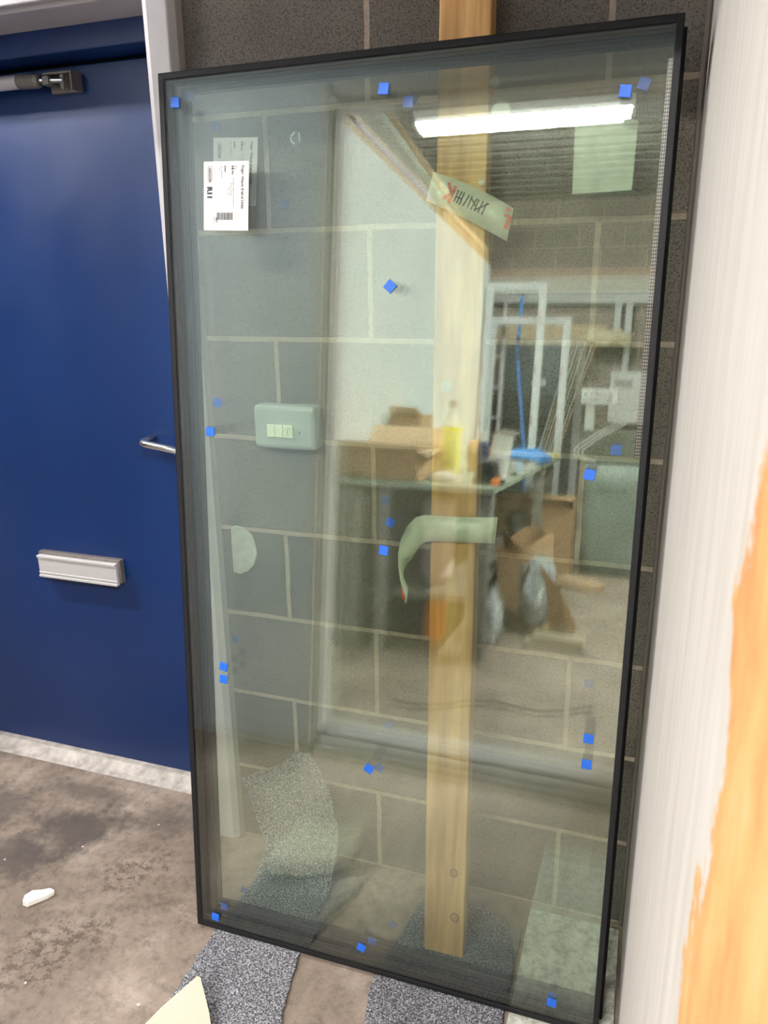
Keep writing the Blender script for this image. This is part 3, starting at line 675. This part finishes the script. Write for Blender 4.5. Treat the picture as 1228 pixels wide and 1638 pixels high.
# ------------------------------------------------------------ workshop behind the camera (seen mirrored in the glass)
BX0, BX1, BY0, BY1, BZ = -.89, -.08, -5.55, -2.38, .88
t = thing('workbench', 'long workbench with green grey top against the white board wall', 'workbench', (-.48, -4, 0))
bm = new_bm(); box(bm, BX0, BX1, BY0, BY1, BZ-.03, BZ); obj('bench_top', bm, M['bench_top'], t, bevel=.003)
bm = new_bm(); box(bm, -.66, -.60, BY1-.05, BY1-.03, 0, BZ-.03); obj('end_panel', bm, M['bench_panel'], t)
for (x, y) in ((-.2, -2.5), (-.15, -4.45), (-.2, -5.5), (-.85, -2.5), (-.85, -5.5)):
    bm = new_bm(); wd = .10 if y > -3 else .06; box(bm, x, x+wd, y, y+.07, 0, BZ-.03); obj('leg', bm, M['bench_panel'], t, bevel=.002)
bm = new_bm(); box(bm, -.84, -.2, -4.6, -2.5, .28, .31); box(bm, -.8, -.78, -4.6, -2.5, .31, .85); obj('under_shelf', bm, M['bench_panel'], t)
def on(name, label_, cat, loc, group=None): return thing(name, label_, cat, loc, group)
# open cardboard box with flaps
t = on('cardboard_box', 'open cardboard box with spread flaps on the bench end', 'box', (-.66, -2.65, BZ))
bm = new_bm(); a, b, c, d = -.885, -.47, -2.88, -2.42
for q in ((a, b, c, c+.005), (a, b, d-.005, d), (a, a+.005, c, d), (b-.005, b, c, d)): box(bm, *q, BZ, 1.03)
box(bm, a, b, c, d, BZ, BZ+.004); obj('carton', bm, M['cardboard'], t)
for k, P_ in enumerate(([(a, d, 1.03), (b, d, 1.03), (b+.03, d+.13, 1.06), (a+.01, d+.13, 1.07)], [(b, c, 1.03), (b, d, 1.03), (b+.05, d-.04, 1.0), (b+.01, c+.03, 1.02)], [(a, c, 1.03), (b, c, 1.03), (b, c-.06, 1.13), (a, c-.06, 1.13)])):
    bm = new_bm(); poly(bm, P_, (0, 0, .004)); obj('flap', bm, M['cardboard_lt'], t)
t = on('cardboard_box', 'smaller taller cardboard box behind the open one on the bench', 'box', (-.77, -3.3, BZ))
bm = new_bm(); box(bm, -.88, -.68, -3.45, -3.2, BZ, 1.20); obj('carton', bm, M['cardboard'], t, bevel=.003)
bm = new_bm(); poly(bm, [(-.88, -3.2, 1.20), (-.68, -3.2, 1.20), (-.70, -3.14, 1.235), (-.87, -3.15, 1.24)], (0, 0, .004)); obj('flap', bm, M['cardboard_lt'], t)
# bottle of yellow liquid
t = on('bottle', 'clear plastic bottle half full of yellow liquid on the bench', 'bottle', (-.395, -2.8, BZ))
bm = new_bm(); lathe(bm, (-.395, -2.8, BZ), [(.048, 0), (.052, .01), (.052, .24), (.045, .29), (.02, .34), (.018, .37)]); obj('bottle_body', bm, M['bottle'], t, smooth=True)
bm = new_bm(); lathe(bm, (-.395, -2.8, BZ), [(.046, .002), (.0505, .012), (.0505, .265)]); obj('yellow_liquid', bm, M['yellow'], t, smooth=True)
bm = new_bm(); lathe(bm, (-.395, -2.8, BZ+.37), [(.022, 0), (.022, .035)]); obj('cap', bm, plain('grey_cap', (.3,.3,.32), .5), t)
# crumpled towel
def blob(c, s, seed, amp=.25, seg=14, flat=.0):
    bm = new_bm(); bmesh.ops.create_icosphere(bm, subdivisions=3, radius=1); r = random.Random(seed)
    ph = [(r.uniform(0, 6), r.uniform(2, 5), Vector((r.uniform(-1,1), r.uniform(-1,1), r.uniform(-1,1))).normalized()) for _ in range(7)]
    for v in bm.verts:
        k = 1+amp*sum(math.sin(f*v.co.dot(d_)*2.2+p) for p, f, d_ in ph)/4
        q = v.co*k; v.co = Vector((c[0]+q.x*s[0], c[1]+q.y*s[1], c[2]+max(q.z, -.75)*s[2]+.75*s[2]))
    return bm
tag(obj('paper_towel', blob((-.36, -2.56, BZ), (.085, .06, .03), 4), M['towel'], loc=(-.36, -2.56, BZ), smooth=True), 'crumpled white paper towel below the yellow bottle', 'paper towel')
tag(obj('plastic_bag', blob((-.51, -3.05, BZ), (.055, .06, .12), 9, .4), M['silver'], loc=(-.51, -3.05, BZ), smooth=True), 'scrunched clear plastic bag left of the yellow bottle', 'bag')
tag(obj('cardboard_scrap', blob((-.36, -3.32, BZ), (.06, .07, .11), 12, .4), M['cardboard'], loc=(-.36, -3.32, BZ)), 'torn brown cardboard scrap right of the yellow bottle', 'cardboard')
# black rounded tool case
t = on('tool_case', 'small black rounded case at the front of the bench', 'case', (-.165, -2.62, BZ))
bm = new_bm(); vs = box(bm, -.225, -.10, -2.70, -2.56, BZ, .995)
for v in vs:
    if v.co.z > .95: v.co.x = -.165+(v.co.x+.165)*.72; v.co.y = -2.63+(v.co.y+2.63)*.8
obj('case_body', bm, M['black'], t, bevel=.02, seg=4)
bm = new_bm(); box(bm, -.22, -.06, -2.57, -2.55, BZ, BZ+.03); obj('front_lip', bm, M['black'], t, bevel=.004)
t = on('spray_can', 'dark blue spray can standing behind the black case', 'can', (-.265, -3.0, BZ))
bm = new_bm(); lathe(bm, (-.265, -3.0, BZ), [(.031, 0), (.033, .005), (.033, .17), (.022, .19)]); obj('can_body', bm, plain('navy_can', (.03,.04,.09), .35), t, smooth=False)
bm = new_bm(); lathe(bm, (-.265, -3.0, BZ+.19), [(.02, 0), (.02, .05), (.012, .06)]); obj('spray_cap', bm, M['white'], t)
t = on('carton', 'tilted white carton behind the white tub on the bench', 'box', (-.235, -3.4, BZ))
bm = new_bm(); rbox(bm, (-.235, -3.4, 1.0), (.11, .08, .2), ry=.12); obj('carton_body', bm, M['white'], t, bevel=.003)
bm = new_bm(); poly(bm, [(-.28, -3.36, 1.108), (-.17, -3.36, 1.095), (-.11, -3.33, 1.12), (-.22, -3.33, 1.135)], (0, 0, .002)); obj('flap', bm, M['paper'], t)
t = on('plastic_tub', 'small white tapered tub near the bench corner', 'tub', (-.145, -2.85, BZ))
bm = new_bm(); lathe(bm, (-.145, -2.85, BZ), [(.036, 0), (.038, .004), (.048, .11), (.052, .112), (.052, .12), (.046, .118)]); obj('tub_body', bm, M['white'], t, smooth=False)
tag(obj('polythene_bundle', blob((-.19, -4.2, BZ), (.17, .10, .062), 21, .2), M['blue_bag'], loc=(-.19, -4.2, BZ), smooth=True), 'blue polythene bundle lying far along the bench', 'polythene')
bm = new_bm(); box(bm, -.12, -.082, -2.55, -2.50, BZ, BZ+.035); tag(obj('tape_measure', bm, M['orange'], loc=(-.1, -2.53, BZ), bevel=.008, seg=3), 'small orange block at the bench corner', 'tape measure')
bm = new_bm(); box(bm, -.12, -.085, -3.3, -3.26, BZ, BZ+.075); tag(obj('small_carton', bm, plain('pale_blue_card', (.45,.60,.80), .5), loc=(-.1, -3.28, BZ), bevel=.002), 'pale blue small carton at the bench edge', 'box')
for i, (x, y, rz, sx, sy, z, lab) in enumerate(((-.17, -3.2, .4, .12, .17, .02, 'white leaflet nearest the front among papers on the bench'), (-.16, -3.75, -.3, .15, .21, .05, 'white papers heaped in the middle of the bench'), (-.15, -4.7, .1, .13, .2, .03, 'white sheet furthest along the bench'))):
    bm = new_bm(); rbox(bm, (x, y, BZ+z/2+.001), (sx, sy, z), rz, 0, 0); rbox(bm, (x+.01, y+.02, BZ+z+.006), (sx, sy*.8, .004), rz+.5, .12, 0)
    tag(obj('paper_sheets', bm, M['paper'], loc=(x, y, BZ)), lab, 'papers', 'papers on the workbench')
bm = new_bm(); rbox(bm, (-.13, -5.1, BZ+.02), (.1, .12, .04), .3); tag(obj('sponge', bm, plain('yellow_sponge', (.62,.50,.10), .9), loc=(-.13, -5.1, BZ), bevel=.01), 'yellow sponge at the far bench edge', 'sponge')
# under the bench
t = on('foam_canister', 'orange based pale canister standing under the bench', 'canister', (-.425, -2.75, .31))
bm = new_bm(); lathe(bm, (-.425, -2.75, .0), [(.05, .0), (.06, .01), (.06, .26), (.05, .3)]); obj('orange_base', bm, M['orange'], t)
bm = new_bm(); lathe(bm, (-.425, -2.75, .3), [(.05, .0), (.085, .06), (.09, .2), (.09, .45), (.06, .48)]); obj('pale_body', bm, plain('translucent_pink_white', (.6,.5,.5), .5), t)
t.location = (-.425, -2.75, 0); ORG[t] = Vector((-.425, -2.75, 0))
for ch in t.children:
    for v in ch.data.vertices: v.co += Vector((0, 0, .31))
# brown box with round hole on floor
t = on('cardboard_box', 'big brown cardboard box with a round cut hole on the floor', 'box', (-.14, -4.75, 0))
bm = new_bm(); hx, hz, hr = -.28, .40, .10
ring = [(hx+hr*math.cos(2*PI*k/24), hz+hr*math.sin(2*PI*k/24)) for k in range(24)]
out = []
x0, x1, z0, z1 = -.46, .12, .0, .60
for (x, z) in ring:
    dx, dz = x-hx, z-hz; s = min([(x1-hx)/dx if dx > 1e-6 else 9, (x0-hx)/dx if dx < -1e-6 else 9, (z1-hz)/dz if dz > 1e-6 else 9, (z0-hz)/dz if dz < -1e-6 else 9]); out.append((hx+dx*s, hz+dz*s))
vi = [bm.verts.new((x, -4.6, z)) for x, z in ring]; vo_ = [bm.verts.new((x, -4.6, z)) for x, z in out]
for k in range(24): bm.faces.new((vi[k], vi[(k+1) % 24], vo_[(k+1) % 24], vo_[k]))
box(bm, x0, x0+.006, -4.95, -4.601, 0, .6); box(bm, x1-.006, x1, -4.95, -4.601, 0, .6); box(bm, x0, x1, -4.95, -4.944, 0, .6); box(bm, x0, x1, -4.944, -4.601, .594, .6)
obj('carton', bm, M['cardboard'], t)
bm = new_bm(); poly(bm, [(x0, -4.6, .6), (x1, -4.6, .6), (x1+.02, -4.52, .61), (x0, -4.52, .62)], (0, 0, .004)); obj('flap', bm, M['cardboard_lt'], t)
t = on('paint_tin', 'white tub showing through the round hole of the brown box', 'tub', (-.27, -4.75, 0))
bm = new_bm(); lathe(bm, (-.27, -4.75, 0), [(.075, 0), (.08, .44), (.085, .44), (.085, .46)]); obj('tub_body', bm, M['white'], t)
bm = new_bm(); rbox(bm, (.22, -4.38, .035), (.30, .20, .05), .35, 0, .08); tag(obj('flattened_carton', bm, M['cardboard_lt'], loc=(.17, -4.45, 0)), 'flattened pale carton lying beside the brown box', 'cardboard')
# large open sack with foil-like liner
t = on('rubbish_sack', 'slumped brown carton stuffed with silvery plastic on the floor', 'sack', (.02, -3.1, 0))
bm = new_bm(); rows = []
for i in range(9):
    f = i/8; rows.append([(.02+(.17-.02*math.sin(f*3))*math.cos(a)*(1-.1*f)-.05*f, -3.32+.2*math.sin(a)*(1-.1*f), .52*f+.04*f*math.sin(3*a)) for a in [k/20*2*PI for k in range(21)]])
grid(bm, rows); obj('carton', bm, M['cardboard'], t, smooth=True)
bm = new_bm(); poly(bm, [(.08, -3.02, .42), (.20, -3.0, .30), (.31, -2.98, .10), (.27, -2.98, .02), (.16, -3.02, .02), (.13, -3.03, .25)], (0, -.006, 0)); obj('flap', bm, M['cardboard'], t)
bm = new_bm(); poly(bm, [(-.17, -3.04, .50), (-.02, -3.0, .46), (-.02, -3.0, .14), (-.12, -3.02, .16)], (0, -.006, 0)); obj('flap', bm, M['cardboard'], t)
obj('plastic_liner', blob((.06, -3.10, .06), (.105, .07, .21), 31, .5), M['silver'], t, smooth=True)
tag(obj('plastic_bag', blob((-.14, -2.82, .0), (.07, .07, .17), 33, .4), M['silver'], loc=(-.14, -2.82, 0), smooth=True), 'silvery plastic bag on the floor by the bench leg', 'bag')
for i, (z, x, lab) in enumerate(((0, .20, 'lower pale wood offcut on the floor'), (.035, .225, 'upper pale wood offcut resting on another'))):
    bm = new_bm(); rbox(bm, (x, -2.88, z+.0175), (.30-.03*i, .12, .035), .03+.05*i); tag(obj('wood_offcut', bm, wood('pale_offcut_%d' % i, (.45,.38,.28), (.62,.55,.42), axis='X', knots=False), loc=(x, -2.88, z), bevel=.002), lab, 'wood offcut', 'wood offcuts by the sack')
# wrapped stack on the right
t = on('wrapped_pallet', 'large stack wrapped in grey green sheeting right of the boxes', 'pallet', (.5, -5.2, 0))
obj('wrapping', (lambda: (lambda b_: (box(b_, .17, .95, -5.5, -4.9, 0, .86), bmesh.ops.subdivide_edges(b_, edges=b_.edges[:], cuts=6, use_grid_fill=True), [setattr(v, 'co', v.co+Vector((.012*math.sin(v.co.z*19+v.co.x*9), .015*math.sin(v.co.x*23+v.co.z*11), 0))) for v in b_.verts], b_)[-1])(new_bm()))(), M['greywrap'], t, smooth=True)
bm = new_bm(); 
for k in range(11): box(bm, .28+k*.02, .292+k*.02, -4.885, -4.875, .66, .675 if k % 3 else .685)
obj('faint_lettering', bm, plain('dark_green_print', (.05,.08,.07), .6), t)
bm = new_bm(); box(bm, .10, 1.0, -5.5, -5.0, .86, 1.12); tag(obj('storage_crate', bm, plain('dark_olive_crate', (.06,.065,.05), .6), loc=(.5, -5.2, .88), bevel=.01), 'dark shallow crate on top of the wrapped stack', 'crate')
t = on('labelled_carton', 'white carton with dark printed marks on the dark crate', 'box', (.22, -5.15, 1.12))
bm = new_bm(); box(bm, .12, .19, -5.3, -5.05, 1.12, 1.32); box(bm, .085, .36, -5.2, -5.0, 1.32, 1.44); obj('carton_body', bm, M['white'], t, bevel=.006)
bm = new_bm(); rr = random.Random(8)
for k in range(26): box(bm, .10+k*.0085, .10+k*.0085+rr.choice((.003, .005)), -4.999, -4.996, (1.385 if k % 2 else 1.345), (1.385 if k % 2 else 1.345)+rr.uniform(.015, .035))
obj('black_print', bm, M['ink'], t)
# distribution board + trunking
t = on('distribution_board', 'white electrical distribution board on the far wall', 'electrical board', (.38, -7.2, 1.4))
bm = new_bm(); box(bm, .20, .58, -7.2, -7.08, 1.16, 1.68); obj('enclosure', bm, M['white'], t, bevel=.008)
bm = new_bm(); box(bm, .24, .42, -7.079, -7.074, 1.52, 1.60); obj('breaker_window', bm, plain('grey_window', (.25,.25,.24), .3), t)
t = on('cable_trunking', 'white pipework running along the far wall and dropping down', 'pipe', (.3, -7.1, 2.3))
bm = new_bm(); tube(bm, [(-1.4, -7.12, 2.40), (2.1, -7.12, 2.40)], .045, 14); obj('main_pipe', bm, M['upvc'], t, smooth=True)
bm = new_bm(); tube(bm, [(.22, -7.12, 2.40), (.22, -7.12, 1.98)], .035, 12); obj('drop_pipe', bm, M['upvc'], t, smooth=True)
bm = new_bm(); tube(bm, [(.33, -7.12, 2.40), (.33, -7.12, 1.68)], .035, 12); obj('drop_pipe', bm, M['upvc'], t, smooth=True)
bm = new_bm(); box(bm, -1.4, 2.1, -7.17, -7.07, 2.445, 2.475); obj('top_flange', bm, M['white'], t)
# looped wires
t = on('wire_bundle', 'bundle of pale bent wires hooked over the dark crate', 'wires', (.2, -4.8, .88))
for k in range(3):
    o_ = k*.025; bm = new_bm()
    pts = [(.52, -4.8, 1.30-o_), (.40, -4.8, 1.21-o_), (.24, -4.8, 1.11-o_), (.12+o_, -4.8, 1.02-o_*.5), (.075+o_*1.2, -4.8, .97), (.085+o_*1.2, -4.8, .93), (.13+o_, -4.8, .905), (.24, -4.8, .885+k*.004)]
    tube(bm, pts, .005, 6); obj('wire', bm, M['white'], t, smooth=True)
# broom with cream rag
t = on('bundled_canes', 'leaning bundle of thin canes topped with a cream rag', 'canes', (-.3, -6.9, 0))
for k in range(8):
    bm = new_bm(); tube(bm, [(-.62+k*.022, -6.75, .02), (-.20+k*.035, -6.95+.01*(k % 3), 1.97)], .008, 6); obj('cane', bm, M['timber'] if k % 2 else M['greybox'], t)
obj('cream_rag', blob((.14, -6.95, 1.93), (.23, .1, .09), 41, .35), M['cream_cloth'], t, smooth=True)
# leaning window frames
def leaning_frame(x0, x1, z0, z1, y0, y1, label_, w_=.065):
    t = thing('window_frame', label_, 'window frame', ((x0+x1)/2, y0, z0), 'white plastic frames leaning at the back')
    def P_(x, z, d=0): f = (z-z0)/(z1-z0); return (x, y0+(y1-y0)*f+d, z)
    for nm, q in (('stile', (x0, x0+w_, z0, z1)), ('stile', (x1-w_, x1, z0, z1)), ('rail', (x0+w_, x1-w_, z1-w_, z1)), ('rail', (x0+w_, x1-w_, z0, z0+w_))):
        bm = new_bm(); a, b, c, d = q
        poly(bm, [P_(a, c), P_(b, c), P_(b, d), P_(a, d)], (0, -.03, 0)); g = w_*.28
        poly(bm, [P_(a+g if nm == 'stile' else a, c if nm == 'stile' else c+g, .012), P_(b-g if nm == 'stile' else b, c if nm == 'stile' else c+g, .012), P_(b-g if nm == 'stile' else b, d if nm == 'stile' else d-g, .012), P_(a+g if nm == 'stile' else a, d if nm == 'stile' else d-g, .012)], (0, -.012, 0))
        o = obj(nm, bm, M['upvc'], t, bevel=.003)
        bm = new_bm()
        L_ = (d-c) if nm == 'stile' else (b-a); m = int(L_/.45)
        for k in range(m):
            s = .2+k*.45
            for j in range(3):
                if nm == 'stile': p = P_(a+.012, c+s+j*.03, .0135); poly(bm, [(p[0], p[1], p[2]), (p[0]+.008, p[1], p[2]), (p[0]+.008, p[1], p[2]+.02), (p[0], p[1], p[2]+.02)], (0, -.002, 0))
                else: p = P_(a+s+j*.03, d-.016, .0135); poly(bm, [(p[0], p[1], p[2]), (p[0]+.02, p[1], p[2]), (p[0]+.02, p[1], p[2]+.008), (p[0], p[1], p[2]+.008)], (0, -.002, 0))
        if m: obj('film_marking', bm, plain('film_marking_ink', (.35,.12,.12), .6), o)
        else: bm.free()
    return t
leaning_frame(-.92+.05, -.335, .02, 2.36, -5.65, -4.85+-.95, 'taller white plastic window frame leaning at the end of the bench')
leaning_frame(-.86, -.13, .02, 2.09, -5.85, -6.0, 'shorter white plastic window frame in front of the dark door')
# ladder-like rack
t = thing('steel_rack', 'grey metal ladder rack standing beside the white board', 'rack', (-.8, -6.3, 0))
for x in (-.93, -.78):
    bm = new_bm(); tube(bm, [(x, -6.25, 0), (x, -6.3, 2.45)], .018, 8); obj('rail', bm, M['alu'], t)
for k in range(8):
    bm = new_bm(); tube(bm, [(-.95, -6.25, .3+k*.29), (-.76, -6.25, .3+k*.29)], .013, 8); obj('rung', bm, M['alu'], t)
bm = new_bm(); tube(bm, [(-.66, -6.5, 2.35), (-.66, -6.4, 1.8), (-.56, -6.2, 1.3), (-.47, -6.1, .75), (-.45, -6.05, .02)], .016, 8)
tag(obj('blue_hose', bm, M['bluepole'], loc=(-.5, -6.1, 0), smooth=True), 'blue pole propped in front of the dark door', 'pole')
# timbers stacked along the top of the board wall
for i, (dy, x, z, hgt, wd, m_, lab, cat_) in enumerate((
        ((-4.1, -2.2), -.955, 2.56, .05, .10, 'timber', 'front plank lying on top of the white board wall', 'plank'),
        ((-4.0, -2.6), -.935, 2.612, .028, .06, 'purple', 'lilac wrapped profile lying on the planks', 'profile'),
        ((-3.95, -2.5), -.94, 2.642, .03, .05, 'timber', 'narrow batten lying above the lilac one', 'plank'),
        ((-6.0, -4.3), -.95, 2.56, .07, .1, 'timber', 'far plank lying on top of the white board wall', 'plank'),
        ((-5.9, -4.35), -.93, 2.632, .05, .07, 'cardboard_lt', 'pale wrapped length on the far plank', 'profile'))):
    bm = new_bm(); box(bm, x-wd/2, x+wd/2, dy[0], dy[1], z, z+hgt); tag(obj('stored_plank' if cat_ == 'plank' else 'stored_profile', bm, M[m_], loc=(x, dy[0], z), bevel=.003), lab, cat_, 'lengths stored on top of the board wall')
bm = new_bm(); box(bm, -1.49, -1.04, -5.6, -2.5, 2.56, 2.60); tag(obj('storage_deck', bm, M['timber'], loc=(-1.3, -4, 2.56), bevel=.003), 'timber storage deck behind the top of the white board wall', 'shelf')
bm = new_bm(); box(bm, -1.47, -1.09, -5.2, -2.55, 2.602, 3.02); tag(obj('covered_stack', bm, plain('dark_olive_cover', (.055,.055,.038), .85, var=.35, vs=14, bump=.8, bs=12), loc=(-1.3, -4, 2.6), bevel=.03), 'dark olive covered stack stored above the white board wall', 'covered stack')
for k, (x, za, zb) in enumerate(((-1.02, 3.05, 2.75), (-1.0, 3.0, 2.70))):
    bm = new_bm(); tube(bm, [(x, -2.3, za), (x, -6.6, zb)], .010, 6); tag(obj('long_dowel', bm, M['timber'], loc=(x, -4, 2.7), smooth=True), 'thin dowel slung high above the board wall, %s' % ('upper of the two' if k == 0 else 'lower of the two'), 'dowel', 'thin dowels above the board wall')
bm = new_bm(); pts = [(-.35+.1*k, -1.8-.03*k+.05*math.sin(k*1.3), .006) for k in range(9)]
tube(bm, pts, .005, 6); tag(obj('floor_cable', bm, M['black'], loc=(0, -1.9, 0), smooth=True), 'black cable trailing on the floor beyond the opening', 'cable')
